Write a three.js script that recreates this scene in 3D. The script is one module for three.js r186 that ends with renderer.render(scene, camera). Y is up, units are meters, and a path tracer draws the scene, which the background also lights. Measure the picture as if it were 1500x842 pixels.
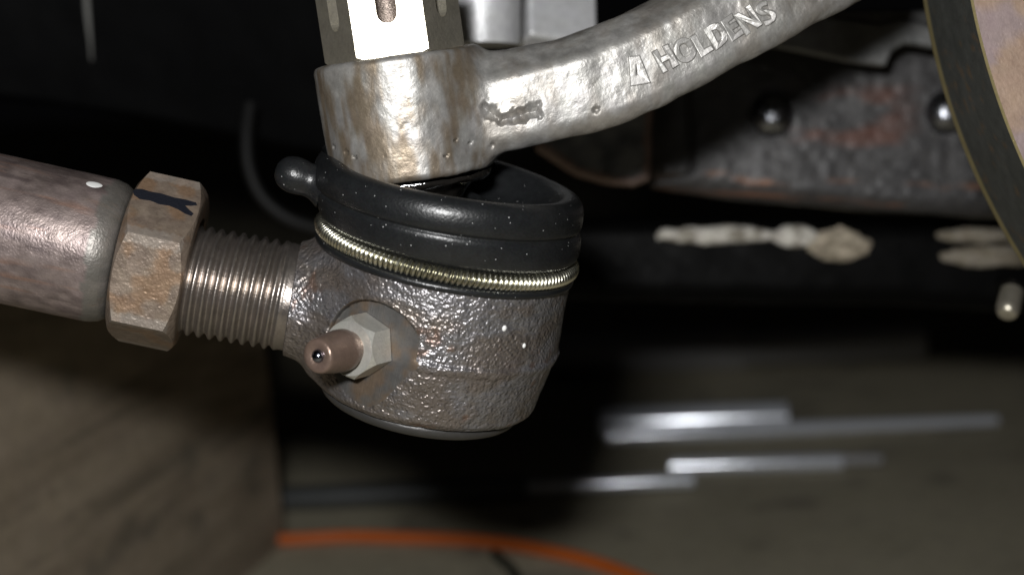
import * as THREE from 'three';
import { mergeGeometries, toCreasedNormals } from 'three/addons/utils/BufferGeometryUtils.js';
import { RoundedBoxGeometry } from 'three/addons/geometries/RoundedBoxGeometry.js';
import { TextGeometry } from 'three/addons/geometries/TextGeometry.js';
import { FontLoader } from 'three/addons/loaders/FontLoader.js';
import { RectAreaLightUniformsLib } from 'three/addons/lights/RectAreaLightUniformsLib.js';
import { Brush, Evaluator, SUBTRACTION, INTERSECTION } from 'three-bvh-csg';

// ------------------------------------------------------------------ camera, light, exposure
RectAreaLightUniformsLib.init();
const scene = new THREE.Scene();
const PITCH = 12 * Math.PI / 180, ROLL = 3.7 * Math.PI / 180, LENS_HEIGHT = 0.185;            // metres above the concrete, looking down a little
const camera = new THREE.PerspectiveCamera(20.68, 1024 / 574, 0.01, 20);
camera.position.set(0, LENS_HEIGHT, 0);
camera.quaternion.setFromEuler(new THREE.Euler(-PITCH, 0, -ROLL));
camera.focus = 0.236;
camera.userData.fStop = 13;
scene.background = new THREE.Color().setRGB(0.0012, 0.0012, 0.0013);  // a dark garage
const renderer = new THREE.WebGLRenderer({ antialias: true });
renderer.toneMapping = THREE.LinearToneMapping;
renderer.toneMappingExposure = 1;
renderer.shadowMap.enabled = true;
camera.updateMatrixWorld(true);
// the camera's built-in flash: above and a little left of the lens, the only light
const flash = new THREE.RectAreaLight(new THREE.Color(1, 1, 0.995), 760, 0.026, 0.013);
flash.position.copy(new THREE.Vector3(-0.022, 0.033, 0.004).applyMatrix4(camera.matrixWorld));
flash.lookAt(new THREE.Vector3(-0.006, 0.004, -0.30).applyMatrix4(camera.matrixWorld));
scene.add(flash);

// ------------------------------------------------------------------ helpers
const V = (x, y, z) => new THREE.Vector3(x, y, z);
const TILT = new THREE.Quaternion().setFromEuler(new THREE.Euler(-PITCH, 0, -ROLL));
// measured point: mm right of, mm above and mm ahead of the lens -> world metres
const spot = (x, y, ahead) => V(x, y, -ahead).multiplyScalar(0.001).applyQuaternion(TILT).add(V(0, LENS_HEIGHT, 0));
const axisW = (x, y, z) => V(x, y, z).normalize().applyQuaternion(TILT);

function hash(x, y, z) {
  let h = Math.imul(x, 374761393) ^ Math.imul(y, 668265263) ^ Math.imul(z, 2147483647 ^ 0x5bd1e995);
  h = Math.imul(h ^ (h >>> 13), 1274126177); h ^= h >>> 16;
  return (h >>> 0) / 4294967295;
}
const fade = (t) => t * t * (3 - 2 * t);
function noise3(x, y, z) {                                           // value noise, 0..1
  const i = Math.floor(x), j = Math.floor(y), k = Math.floor(z), a = fade(x - i), b = fade(y - j), c = fade(z - k);
  const L = (p, q, t) => p + (q - p) * t;
  return L(L(L(hash(i, j, k), hash(i + 1, j, k), a), L(hash(i, j + 1, k), hash(i + 1, j + 1, k), a), b),
    L(L(hash(i, j, k + 1), hash(i + 1, j, k + 1), a), L(hash(i, j + 1, k + 1), hash(i + 1, j + 1, k + 1), a), b), c);
}
const fbm = (x, y, z, o = 3) => { let s = 0, w = 0.5, t = 0; for (let n = 0; n < o; n++) { s += w * noise3(x, y, z); t += w; x = x * 2.03 + 7.1; y = y * 2.03 + 3.3; z = z * 2.03 + 5.7; w *= 0.5; } return s / t; };
const sstep = (a, b, x) => { const t = Math.min(1, Math.max(0, (x - a) / (b - a))); return t * t * (3 - 2 * t); };
const mix3 = (a, b, t) => [a[0] + (b[0] - a[0]) * t, a[1] + (b[1] - a[1]) * t, a[2] + (b[2] - a[2]) * t];
let seed = 12345; const rnd = () => { seed = (Math.imul(seed, 1664525) + 1013904223) >>> 0; return seed / 4294967296; };

// tileable textures
function tnoise(u, v, f, s = 0) {                                    // periodic noise, f cells per tile
  const x = u * f, y = v * f, i = Math.floor(x), j = Math.floor(y), a = fade(x - i), b = fade(y - j), m = (n) => ((n % f) + f) % f;
  const h = (p, q) => hash(m(p), m(q), 91 + s);
  return (h(i, j) * (1 - a) + h(i + 1, j) * a) * (1 - b) + (h(i, j + 1) * (1 - a) + h(i + 1, j + 1) * a) * b;
}
function tnoise2(u, v, fx, fy, s = 0) {
  const x = u * fx, y = v * fy, i = Math.floor(x), j = Math.floor(y), a = fade(x - i), b = fade(y - j), m = (n, f) => ((n % f) + f) % f;
  const h = (p, q) => hash(m(p, fx), m(q, fy), 191 + s);
  return (h(i, j) * (1 - a) + h(i + 1, j) * a) * (1 - b) + (h(i, j + 1) * (1 - a) + h(i + 1, j + 1) * a) * b;
}
function tex(n, fn, srgb = false) {
  const d = new Uint8Array(n * n * 4);
  for (let y = 0; y < n; y++) for (let x = 0; x < n; x++) {
    const c = fn(x / n, y / n), o = (y * n + x) * 4, q = Array.isArray(c) ? c : [c, c, c];
    for (let k = 0; k < 3; k++) d[o + k] = Math.max(0, Math.min(255, q[k] * 255));
    d[o + 3] = 255;
  }
  const t = new THREE.DataTexture(d, n, n);
  t.wrapS = t.wrapT = THREE.RepeatWrapping; t.magFilter = THREE.LinearFilter; t.minFilter = THREE.LinearMipmapLinearFilter; t.generateMipmaps = true;
  if (srgb) t.colorSpace = THREE.SRGBColorSpace;
  t.needsUpdate = true; return t;
}
// every uv in this scene is in tiles of 16 mm
const TILE = 16;
const castBump = tex(512, (u, v) => 0.2 * tnoise(u, v, 22) + 0.5 * tnoise(u, v, 37, 1) + 0.3 * tnoise(u, v, 62, 2));
const pitBump = tex(512, (u, v) => { const p = tnoise(u, v, 26, 3); return 0.4 * tnoise(u, v, 14, 4) + 0.3 * tnoise(u, v, 47, 5) + 0.15 * tnoise(u, v, 110, 6) + 0.15 * sstep(0.16, 0.3, p); });
const fineBump = tex(512, (u, v) => 0.5 * tnoise(u, v, 60, 7) + 0.3 * tnoise(u, v, 120, 8) + 0.2 * tnoise(u, v, 19, 9));
const brushBump = tex(512, (u, v) => 0.6 * tnoise2(u, v, 110, 5, 1) + 0.4 * tnoise2(u, v, 200, 9, 2));
const grainMap = tex(512, (u, v) => { const g = 0.7 + 0.3 * (0.4 * tnoise(u, v, 12, 11) + 0.35 * tnoise(u, v, 50, 12) + 0.25 * tnoise(u, v, 130, 13)); return [g, g * (0.985 + 0.02 * tnoise(u, v, 9, 14)), g * (0.97 + 0.03 * tnoise(u, v, 7, 15))]; });
const roughMap = tex(256, (u, v) => 0.62 + 0.38 * (0.5 * tnoise(u, v, 7, 21) + 0.3 * tnoise(u, v, 26, 22) + 0.2 * tnoise(u, v, 70, 23)));
const dustMap = tex(1024, (u, v) => {                                // black rubber with pale dust flecks
  let c = 0.55 + 0.25 * tnoise(u, v, 90, 31) + 0.2 * tnoise(u, v, 16, 32);
  const f = 46, i = Math.floor(u * f), j = Math.floor(v * f), px = hash(i, j, 401), py = hash(i, j, 402), on = hash(i, j, 403);
  const d = Math.hypot(u * f - i - 0.3 - 0.4 * px, v * f - j - 0.3 - 0.4 * py);
  return on > 0.988 && d < 0.08 + 0.16 * hash(i, j, 404) ? [1, 1, 1] : [0.03 * c, 0.032 * c, 0.034 * c];
});

const mats = {};
function steel(name, o) {
  const { bump = fineBump, bumpScale = 0.00004, ...r } = o;
  return mats[name] = new THREE.MeshPhysicalMaterial({ map: grainMap, bumpMap: bump, bumpScale, roughnessMap: roughMap, ...r });
}
const rgb = (r, g, b) => new THREE.Color().setRGB(r, g, b);
steel('forged', { vertexColors: true, metalness: 0.55, roughness: 0.56, bump: pitBump, bumpScale: 0.00006 });
steel('cast', { vertexColors: true, metalness: 0.75, roughness: 0.5, bump: castBump, bumpScale: 0.00034 });
steel('milled', { vertexColors: true, metalness: 0.6, roughness: 0.5, bump: brushBump, bumpScale: 0.00003 });
steel('thread', { color: rgb(0.36, 0.32, 0.29), metalness: 0.9, roughness: 0.4, bumpScale: 0.00003 });
steel('studSteel', { color: rgb(0.1, 0.075, 0.06), metalness: 0.5, roughness: 0.5, bumpScale: 0.00005 });
steel('tube', { vertexColors: true, metalness: 0.5, roughness: 0.52, bump: fineBump, bumpScale: 0.00005 });
steel('nutRust', { vertexColors: true, metalness: 0.45, roughness: 0.55, bump: pitBump, bumpScale: 0.00012 });
steel('plated', { color: rgb(0.6, 0.56, 0.46), metalness: 0.8, roughness: 0.42, bump: pitBump, bumpScale: 0.00006 });
steel('zincNipple', { color: rgb(0.66, 0.65, 0.6), metalness: 0.6, roughness: 0.42, bumpScale: 0.00003 });
steel('copperNipple', { color: rgb(0.25, 0.175, 0.14), metalness: 0.55, roughness: 0.42, bumpScale: 0.00004 });
steel('ball', { color: rgb(0.3, 0.32, 0.4), metalness: 1, roughness: 0.2, bumpScale: 0 });
steel('spring', { color: rgb(0.8, 0.78, 0.64), metalness: 1, roughness: 0.34, bumpScale: 0.00001 });
steel('blackSteel', { color: rgb(0.0025, 0.0025, 0.0025), metalness: 0, roughness: 0.6, specularIntensity: 0.12, bumpScale: 0.00008 });
steel('beam', { vertexColors: true, metalness: 0.15, roughness: 0.55, bump: fineBump, bumpScale: 0.0001 });
steel('rivet', { color: rgb(0.3, 0.31, 0.34), metalness: 1, roughness: 0.36, bumpScale: 0.00003 });
steel('discEdge', { vertexColors: true, metalness: 0.2, roughness: 0.6, bump: fineBump, bumpScale: 0.00004 });
steel('rustDisc', { vertexColors: true, metalness: 0.1, roughness: 0.75, bump: pitBump, bumpScale: 0.00008 });
steel('silver', { color: rgb(0.8, 0.81, 0.83), metalness: 0.4, roughness: 0.5, bumpScale: 0.00006 });
steel('chrome', { color: rgb(0.84, 0.88, 0.96), metalness: 0.4, roughness: 0.2, bumpScale: 0.00001 });
steel('dullRod', { color: rgb(0.42, 0.42, 0.43), metalness: 0.3, roughness: 0.5, bumpScale: 0.00003 });
steel('sleeve', { color: rgb(0.07, 0.075, 0.075), metalness: 0.1, roughness: 0.5, bumpScale: 0.00003 });
steel('capSteel', { color: rgb(0.06, 0.058, 0.056), metalness: 0.3, roughness: 0.5, bumpScale: 0.00003 });
mats.rubber = new THREE.MeshPhysicalMaterial({ map: dustMap, color: rgb(0.5, 0.5, 0.5), roughness: 0.34, bumpMap: fineBump, bumpScale: 0.00004, specularIntensity: 1 });
mats.grease = new THREE.MeshPhysicalMaterial({ color: rgb(0.01, 0.009, 0.008), roughness: 0.12, bumpMap: castBump, bumpScale: 0.0001, clearcoat: 1, clearcoatRoughness: 0.08 });
mats.marker = new THREE.MeshPhysicalMaterial({ color: rgb(0.008, 0.009, 0.014), roughness: 0.5, bumpMap: fineBump, bumpScale: 0.00006 });
mats.whitePaint = new THREE.MeshPhysicalMaterial({ color: rgb(0.75, 0.75, 0.73), roughness: 0.5 });
mats.concrete = new THREE.MeshPhysicalMaterial({ vertexColors: true, map: grainMap, roughness: 0.85, bumpMap: pitBump, bumpScale: 0.0003 });
mats.wood = new THREE.MeshPhysicalMaterial({ vertexColors: true, map: grainMap, roughness: 0.8, bumpMap: fineBump, bumpScale: 0.0002 });
mats.orange = new THREE.MeshPhysicalMaterial({ color: rgb(0.55, 0.12, 0.018), roughness: 0.5 });
mats.darkCable = new THREE.MeshPhysicalMaterial({ color: rgb(0.012, 0.02, 0.014), roughness: 0.5 });
mats.mud = new THREE.MeshPhysicalMaterial({ vertexColors: true, map: grainMap, roughness: 0.9, bumpMap: pitBump, bumpScale: 0.0003 });
mats.paintedPanel = new THREE.MeshPhysicalMaterial({ map: dustMap, color: rgb(0.05, 0.05, 0.057), roughness: 0.5, specularIntensity: 0.12, bumpMap: fineBump, bumpScale: 0.00004 });
mats.hose = new THREE.MeshPhysicalMaterial({ color: rgb(0.008, 0.008, 0.008), roughness: 0.6, specularIntensity: 0.5, bumpMap: fineBump, bumpScale: 0.00005 });
mats.sealant = new THREE.MeshPhysicalMaterial({ color: rgb(0.2, 0.2, 0.19), roughness: 0.6 });

const used = {};
function numbered(name) { const n = used[name] = (used[name] ?? -1) + 1; return n ? `${name}_${String(n).padStart(3, '0')}` : name; }
function thing(name, label, category, frame, group) {
  const g = new THREE.Group(); g.name = numbered(name); g.userData = { label, category };
  if (group) g.userData.group = group;
  if (frame) g.applyMatrix4(frame);
  scene.add(g); return g;
}
function part(parent, name, geometry, material, label) {
  const m = new THREE.Mesh(geometry, material); m.name = name; m.castShadow = m.receiveShadow = true;
  if (label) m.userData.label = label;
  parent.add(m); return m;
}
// frame whose y axis is `up` and whose x axis lies nearest `right`; both in lens axes (right, up, towards the lens)
function frame(at, right, up) {
  const y = axisW(...up), x = axisW(...right); x.addScaledVector(y, -x.dot(y)).normalize();
  return new THREE.Matrix4().makeBasis(x, y, x.clone().cross(y)).setPosition(at);
}
const worldFrame = (x, y, z, turn = 0) => new THREE.Matrix4().makeRotationY(turn).setPosition(x / 1000, y / 1000, z / 1000);
const mm = (g) => g.scale(0.001, 0.001, 0.001);                      // shapes are written in mm
function uvBox(g, tile = TILE) {                                     // uv by each face's main direction, in tiles
  const q = g.index ? g.toNonIndexed() : g, p = q.attributes.position, uv = new Float32Array(p.count * 2), a = V(), b = V(), c = V(), n = V();
  for (let i = 0; i < p.count; i += 3) {
    a.fromBufferAttribute(p, i); b.fromBufferAttribute(p, i + 1); c.fromBufferAttribute(p, i + 2);
    n.copy(b).sub(a).cross(V().copy(c).sub(a));
    const ax = Math.abs(n.x), ay = Math.abs(n.y), az = Math.abs(n.z);
    [a, b, c].forEach((v, k) => {
      const [s, t] = az >= ax && az >= ay ? [v.x, v.y] : ax >= ay ? [v.z, v.y] : [v.x, v.z];
      uv[(i + k) * 2] = s / tile; uv[(i + k) * 2 + 1] = t / tile;
    });
  }
  q.setAttribute('uv', new THREE.BufferAttribute(uv, 2)); return q;
}
function paint(g, colorAt) {
  const p = g.attributes.position, c = new Float32Array(p.count * 3);
  for (let i = 0; i < p.count; i++) { const q = colorAt(p.getX(i), p.getY(i), p.getZ(i)); c[i * 3] = q[0]; c[i * 3 + 1] = q[1]; c[i * 3 + 2] = q[2]; }
  g.setAttribute('color', new THREE.BufferAttribute(c, 3)); return g;
}
// surface nets over a signed distance in mm
function nets(f, lo, hi, h) {
  const n = [0, 1, 2].map((k) => Math.ceil((hi[k] - lo[k]) / h) + 1), [nx, ny, nz] = n, val = new Float32Array(nx * ny * nz);
  for (let k = 0, o = 0; k < nz; k++) for (let j = 0; j < ny; j++) for (let i = 0; i < nx; i++, o++) val[o] = f(lo[0] + i * h, lo[1] + j * h, lo[2] + k * h);
  const sx = 1, sy = nx, sz = nx * ny, id = new Int32Array(nx * ny * nz).fill(-1), pos = [], idx = [];
  const off = [0, sx, sy, sx + sy, sz, sx + sz, sy + sz, sx + sy + sz], edges = [[0, 1], [2, 3], [4, 5], [6, 7], [0, 2], [1, 3], [4, 6], [5, 7], [0, 4], [1, 5], [2, 6], [3, 7]];
  for (let k = 0; k < nz - 1; k++) for (let j = 0; j < ny - 1; j++) for (let i = 0; i < nx - 1; i++) {
    const o = i + j * sy + k * sz; let m = 0;
    for (let c = 0; c < 8; c++) if (val[o + off[c]] < 0) m |= 1 << c;
    if (m === 0 || m === 255) continue;
    let x = 0, y = 0, z = 0, w = 0;
    for (const [a, b] of edges) {
      if (((m >> a) & 1) === ((m >> b) & 1)) continue;
      const va = val[o + off[a]], vb = val[o + off[b]], t = va / (va - vb);
      x += (a & 1) + ((b & 1) - (a & 1)) * t; y += ((a >> 1) & 1) + (((b >> 1) & 1) - ((a >> 1) & 1)) * t; z += (a >> 2) + ((b >> 2) - (a >> 2)) * t; w++;
    }
    id[o] = pos.length / 3; pos.push(lo[0] + (i + x / w) * h, lo[1] + (j + y / w) * h, lo[2] + (k + z / w) * h);
  }
  const quad = (a, b, c, d, flip) => { if (a < 0 || b < 0 || c < 0 || d < 0) return; flip ? idx.push(a, d, c, a, c, b) : idx.push(a, b, c, a, c, d); };
  for (let k = 1; k < nz - 1; k++) for (let j = 1; j < ny - 1; j++) for (let i = 1; i < nx - 1; i++) {
    const o = i + j * sy + k * sz, s = val[o] < 0;
    if (s !== val[o + sx] < 0) quad(id[o - sy - sz], id[o - sz], id[o], id[o - sy], !s);
    if (s !== val[o + sy] < 0) quad(id[o - sz - sx], id[o - sx], id[o], id[o - sz], !s);
    if (s !== val[o + sz] < 0) quad(id[o - sx - sy], id[o - sy], id[o], id[o - sx], !s);
  }
  const nrm = new Float32Array(pos.length), e = h * 0.45;
  for (let i = 0; i < pos.length; i += 3) {
    const x = pos[i], y = pos[i + 1], z = pos[i + 2], a = f(x + e, y, z) - f(x - e, y, z), b = f(x, y + e, z) - f(x, y - e, z), c = f(x, y, z + e) - f(x, y, z - e), l = Math.hypot(a, b, c) || 1;
    nrm[i] = a / l; nrm[i + 1] = b / l; nrm[i + 2] = c / l;
  }
  const g = new THREE.BufferGeometry();
  g.setAttribute('position', new THREE.Float32BufferAttribute(pos, 3)); g.setAttribute('normal', new THREE.BufferAttribute(nrm, 3)); g.setIndex(idx);
  return g;
}
const sculpt = (f, lo, hi, h, colorAt) => { let g = uvBox(nets(f, lo, hi, h)); if (colorAt) paint(g, colorAt); return mm(g); };
function poly2(pts) {                                               // signed distance to a closed polygon
  const n = pts.length;
  return (x, y) => {
    let d = 1e9, s = 1;
    for (let i = 0, j = n - 1; i < n; j = i++) {
      const [ax, ay] = pts[i], [bx, by] = pts[j], ex = bx - ax, ey = by - ay, wx = x - ax, wy = y - ay;
      const t = Math.min(1, Math.max(0, (wx * ex + wy * ey) / (ex * ex + ey * ey))), qx = wx - ex * t, qy = wy - ey * t;
      d = Math.min(d, qx * qx + qy * qy);
      const c1 = y >= ay, c2 = y < by, c3 = ex * wy > ey * wx;
      if ((c1 && c2 && c3) || (!c1 && !c2 && !c3)) s = -s;
    }
    return s * Math.sqrt(d);
  };
}
const smin = (a, b, k) => { const h = Math.max(k - Math.abs(a - b), 0) / k; return Math.min(a, b) - h * h * k / 4; };
const smax = (a, b, k) => -smin(-a, -b, k);
const slab = (d2, z, half, r) => { const a = d2 + r, b = Math.abs(z) - half + r; return Math.min(Math.max(a, b), 0) + Math.hypot(Math.max(a, 0), Math.max(b, 0)) - r; };
// surface of revolution about y; profile [[r, y], ...] from top or bottom in order
function revolve(profile, segs, { colorAt, bend, turn = Math.PI * 2, start = 0 } = {}) {
  const n = profile.length, pos = [], uv = [], idx = []; let len = 0; const rMean = profile.reduce((s, p) => s + p[0], 0) / n;
  for (let i = 0; i < n; i++) {
    if (i) len += Math.hypot(profile[i][0] - profile[i - 1][0], profile[i][1] - profile[i - 1][1]);
    for (let j = 0; j <= segs; j++) {
      const a = start + turn * j / segs, r = profile[i][0]; let p = [r * Math.sin(a), profile[i][1], r * Math.cos(a)];
      if (bend) p = bend(...p);
      pos.push(...p); uv.push(rMean * turn * j / segs / TILE, len / TILE);
    }
  }
  const w = segs + 1;
  for (let i = 0; i < n - 1; i++) for (let j = 0; j < segs; j++) { const a = i * w + j, b = a + 1, c = a + w, d = c + 1; idx.push(a, b, d, a, d, c); }
  const g = new THREE.BufferGeometry();
  g.setAttribute('position', new THREE.Float32BufferAttribute(pos, 3)); g.setAttribute('uv', new THREE.Float32BufferAttribute(uv, 2)); g.setIndex(idx);
  g.computeVertexNormals();
  if (turn > 6.28) { const N = g.attributes.normal, a = V(), b = V(); for (let i = 0; i < n; i++) { a.fromBufferAttribute(N, i * w); b.fromBufferAttribute(N, i * w + segs); a.add(b).normalize(); N.setXYZ(i * w, a.x, a.y, a.z); N.setXYZ(i * w + segs, a.x, a.y, a.z); } }
  if (colorAt) paint(g, colorAt);
  return mm(g);
}
function smoothProfile(pts, n) { return new THREE.CatmullRomCurve3(pts.map(([r, y]) => V(r, y, 0)), false, 'centripetal').getSpacedPoints(n).map((p) => [Math.max(0, p.x), p.y]); }
const tube = (pts, r, n = 60, radial = 14) => mm(new THREE.TubeGeometry(new THREE.CatmullRomCurve3(pts), n, r, radial));
// capsule-ended or flat round bar along +x of its frame, profile [[along, r], ...]
const barAlongX = (profile, segs = 40) => revolve(profile.map(([x, r]) => [r, -x]), segs).rotateZ(Math.PI / 2);

// ------------------------------------------------------------------ floor
{
  const n = 240, size = 3200, g = new THREE.PlaneGeometry(size, size, n, n).rotateX(-Math.PI / 2);
  // finer mesh near the lens: squeeze the grid towards its middle
  const p = g.attributes.position; for (let i = 0; i < p.count; i++) { const q = (v) => Math.sign(v) * Math.pow(Math.abs(v) / (size / 2), 2.2) * size / 2; p.setX(i, q(p.getX(i))); p.setZ(i, q(p.getZ(i)) - 520); }
  const uv = g.attributes.uv; for (let i = 0; i < p.count; i++) uv.setXY(i, p.getX(i) / 40, p.getZ(i) / 40);
  paint(g, (x, y, z) => {
    const a = fbm(x / 60, 3, z / 60, 4), b = fbm(x / 14, 9, z / 14, 3), s = sstep(0.62, 0.8, fbm(x / 16 + 40, 1, z / 16, 3));
    let c = mix3([0.37, 0.335, 0.245], [0.54, 0.49, 0.36], a * 0.7 + b * 0.3); return mix3(c, [0.12, 0.11, 0.095], s * 0.5);
  });
  const m = new THREE.Mesh(mm(g), mats.concrete); m.name = 'concrete_floor'; m.receiveShadow = m.castShadow = true; m.userData = { kind: 'structure', label: 'stained grey brown concrete floor', category: 'floor' }; scene.add(m);
}

// ------------------------------------------------------------------ shared frames of the joint
const BALL = [-12.35, -5.5, 250];                                   // centre of the ball, measured from the lens
const HOUSING_UP = [0.192, 0.953, 0.25], ROD_RIGHT = [0.972, -0.213, -0.105], STUD_UP = [-0.137, 0.980, 0.142];
const ballAt = spot(...BALL);
const housingFrame = frame(ballAt, ROD_RIGHT, HOUSING_UP);
const studFrame = frame(ballAt, [1, 0.14, 0.0], STUD_UP);
const rodFrame = frame(ballAt, [0.2, 0.98, 0.1], ROD_RIGHT.map((v) => -v));   // y runs out along the tie rod
const toLocal = (fr, x, y, ahead) => spot(x, y, ahead).applyMatrix4(fr.clone().invert()).multiplyScalar(1000);
const dirLocal = (fr, x, y, z) => axisW(x, y, z).transformDirection(fr.clone().invert());

// ------------------------------------------------------------------ tie rod end: housing, shank, stud, cap, grease nipple
const tieRodEnd = thing('tie_rod_end', 'cast steel tie rod end with threaded shank, rounded housing and grease nipple', 'tie rod end', housingFrame);
const nipDir = dirLocal(housingFrame, -0.5, -0.16, 0.85), nipBase = V(0, -1, 0);
nipDir.y = 0.02; nipDir.normalize();
{
  const prof = poly2([[-1, 11.6], [18.6, 11.6], [19.5, 10.9], [19.8, -0.6], [20.15, -0.9], [20.0, -1.6], [19.6, -2.2], [17.9, -10.6], [17.0, -11.4], [-1, -11.4]]);
  const FLAT = 18.2, CUT = 8.3, off = nipDir.clone().cross(V(0, 1, 0)).normalize().multiplyScalar(-1.5).add(V(0, -1.2, 0));
  const f = (x, y, z) => {
    const r = Math.hypot(x, z); let d = prof(r, y) - 0.25;
    const q = Math.hypot(y + 0.2, z), neck = Math.max(q - 9.1 + 0.025 * Math.max(0, -x - 19), -x - 22.6, x);
    d = smin(d, neck, 4.5);
    if (d < 1.2 && d > -1.2) d += 0.34 * (fbm(x / 5.2, y / 5.2, z / 5.2, 2) - 0.5) + 0.12 * (noise3(x / 1.25, y / 1.25, z / 1.25) - 0.5) + 0.08 * (noise3(x / 0.72 + 9, y / 0.62, z / 0.62) - 0.5);
    const px = x - nipBase.x - off.x, py = y - nipBase.y - off.y, pz = z - nipBase.z - off.z, al = px * nipDir.x + py * nipDir.y + pz * nipDir.z;
    const rad = Math.sqrt(Math.max(0, px * px + py * py + pz * pz - al * al));
    return smax(d, -Math.max(rad - CUT, FLAT - al), 0.5);
  };
  const isCut = (x, y, z) => { const px = x - nipBase.x - off.x, py = y - nipBase.y - off.y, pz = z - nipBase.z - off.z, al = px * nipDir.x + py * nipDir.y + pz * nipDir.z; const rad = Math.sqrt(Math.max(0, px * px + py * py + pz * pz - al * al)); return (Math.abs(al - FLAT) < 0.2 && rad < CUT + 0.05) || (al > FLAT && Math.abs(rad - CUT) < 0.18); };
  const color = (x, y, z) => {
    const a = fbm(x / 4 + 11, y / 4, z / 4, 3), b = fbm(x / 1.6, y / 1.6, z / 1.6 + 30, 2);
    let c = mix3([0.235, 0.23, 0.245], [0.36, 0.345, 0.35], b);
    const band = fbm(x / 9 + 2, y / 3 + 5, z / 9, 3);
    c = mix3(c, [0.24, 0.19, 0.15], 0.6 * sstep(0.44, 0.62, 0.5 * a + 0.5 * band + (y < -1 + 2 * (band - 0.5) ? 0.07 : 0)));  // brown rust, most of it below the parting line
    c = mix3(c, [0.25, 0.13, 0.08], 0.5 * sstep(0.68, 0.8, fbm(x / 2.2 + 3, y / 2.2, z / 2.2 + 8, 3)));
    return c;
  };
  const g = uvBox(nets(f, [-24, -13, -21.5], [21.8, 12.8, 21.8], 0.36));
  // the cutter's flat round the nipple is a surface of its own
  const P = g.attributes.position, keep = [[], []];
  for (let i = 0; i < P.count; i += 3) { let x = 0, y = 0, z = 0; for (let k = 0; k < 3; k++) { x += P.getX(i + k) / 3; y += P.getY(i + k) / 3; z += P.getZ(i + k) / 3; } keep[isCut(x, y, z) ? 1 : 0].push(i); }
  const pick = (list) => { const o = new THREE.BufferGeometry(); for (const [nm, w] of [['position', 3], ['normal', 3], ['uv', 2]]) { const s = g.attributes[nm].array, d = new Float32Array(list.length * 3 * w); list.forEach((i, n) => d.set(s.subarray(i * w, (i + 3) * w), n * 3 * w)); o.setAttribute(nm, new THREE.BufferAttribute(d, w)); } return o; };
  const body = part(tieRodEnd, 'housing', mm(paint(pick(keep[0]), color)), mats.cast);
  part(body, 'spot_face', mm(paint(pick(keep[1]), (x, y, z) => mix3([0.17, 0.165, 0.16], [0.22, 0.165, 0.12], sstep(0.4, 0.7, fbm(x / 2.5, y / 2.5, z / 2.5, 3))))), mats.milled, 'brushed flat cut round the grease nipple');
  // paint flecks on the casting
  for (const [X, Y, s] of [[-1.2, -6.0, 0.42], [1.75, -8.7, 0.34]]) {
    const o = toLocal(housingFrame, X, Y, 232), dir = dirLocal(housingFrame, 0, 0, 1);
    let t = 8; const q = V(); for (let k = 0; k < 400 && t > -25; k++) { q.copy(o).addScaledVector(dir, t); const d = f(q.x, q.y, q.z); if (d < 0.02) break; t -= Math.max(0.03, d * 0.5); }
    const dot = new THREE.SphereGeometry(1, 14, 10); dot.scale(s, s * 1.25, s); const dm = part(body, 'paint_fleck', mm(dot), mats.whitePaint); dm.position.copy(q).addScaledVector(dir, -s * 0.55).multiplyScalar(0.001);
  }
  // pressed-in bottom cap below a groove
  const cap = smoothProfile([[0, -14.6], [8, -14.5], [13.2, -14.3], [15.2, -13.8], [16.1, -12.9], [16.2, -12.2], [15.8, -11.8]], 30);
  part(tieRodEnd, 'bottom_cap', revolve([...cap, [15.6, -11.0], [15.6, -10.0]], 96), mats.capSteel, 'smooth grey cap closing the housing from below');
}
{ // threaded shank: one helical ridge, running out at the neck
  const pitch = 1.72, R = 8.75, dep = 0.82, x0 = 21.6, x1 = 47, per = 12, nU = Math.round((x1 - x0) / pitch * per), nV = 96, pos = [], uv = [], idx = [];
  for (let i = 0; i <= nU; i++) for (let j = 0; j <= nV; j++) {
    const x = x0 + (x1 - x0) * i / nU, a = Math.PI * 2 * j / nV, t = ((x / pitch - j / nV) % 1 + 1) % 1, tri = Math.abs(t * 2 - 1);
    const depth = dep * sstep(23.6, 25.4, x), wear = 0.1 * noise3(x * 1.3, j / 5, 3);
    const r = R - wear - depth * sstep(0.1, 0.95, tri) - 0.25 * sstep(24.6, 23.4, x) * sstep(21.6, 22.4, x);
    pos.push(-x, r * Math.cos(a), r * Math.sin(a)); uv.push(x / TILE, a * R / TILE);
  }
  for (let i = 0; i < nU; i++) for (let j = 0; j < nV; j++) { const a = i * (nV + 1) + j, b = a + 1, c = a + nV + 1, d = c + 1; idx.push(a, c, d, a, d, b); }
  const g = new THREE.BufferGeometry(); g.setAttribute('position', new THREE.Float32BufferAttribute(pos, 3)); g.setAttribute('uv', new THREE.Float32BufferAttribute(uv, 2)); g.setIndex(idx); g.computeVertexNormals();
  part(tieRodEnd, 'threaded_shank', mm(g), mats.thread, 'bright worn screw thread');
}
const inHousing = housingFrame.clone().invert().multiply(studFrame);
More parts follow.
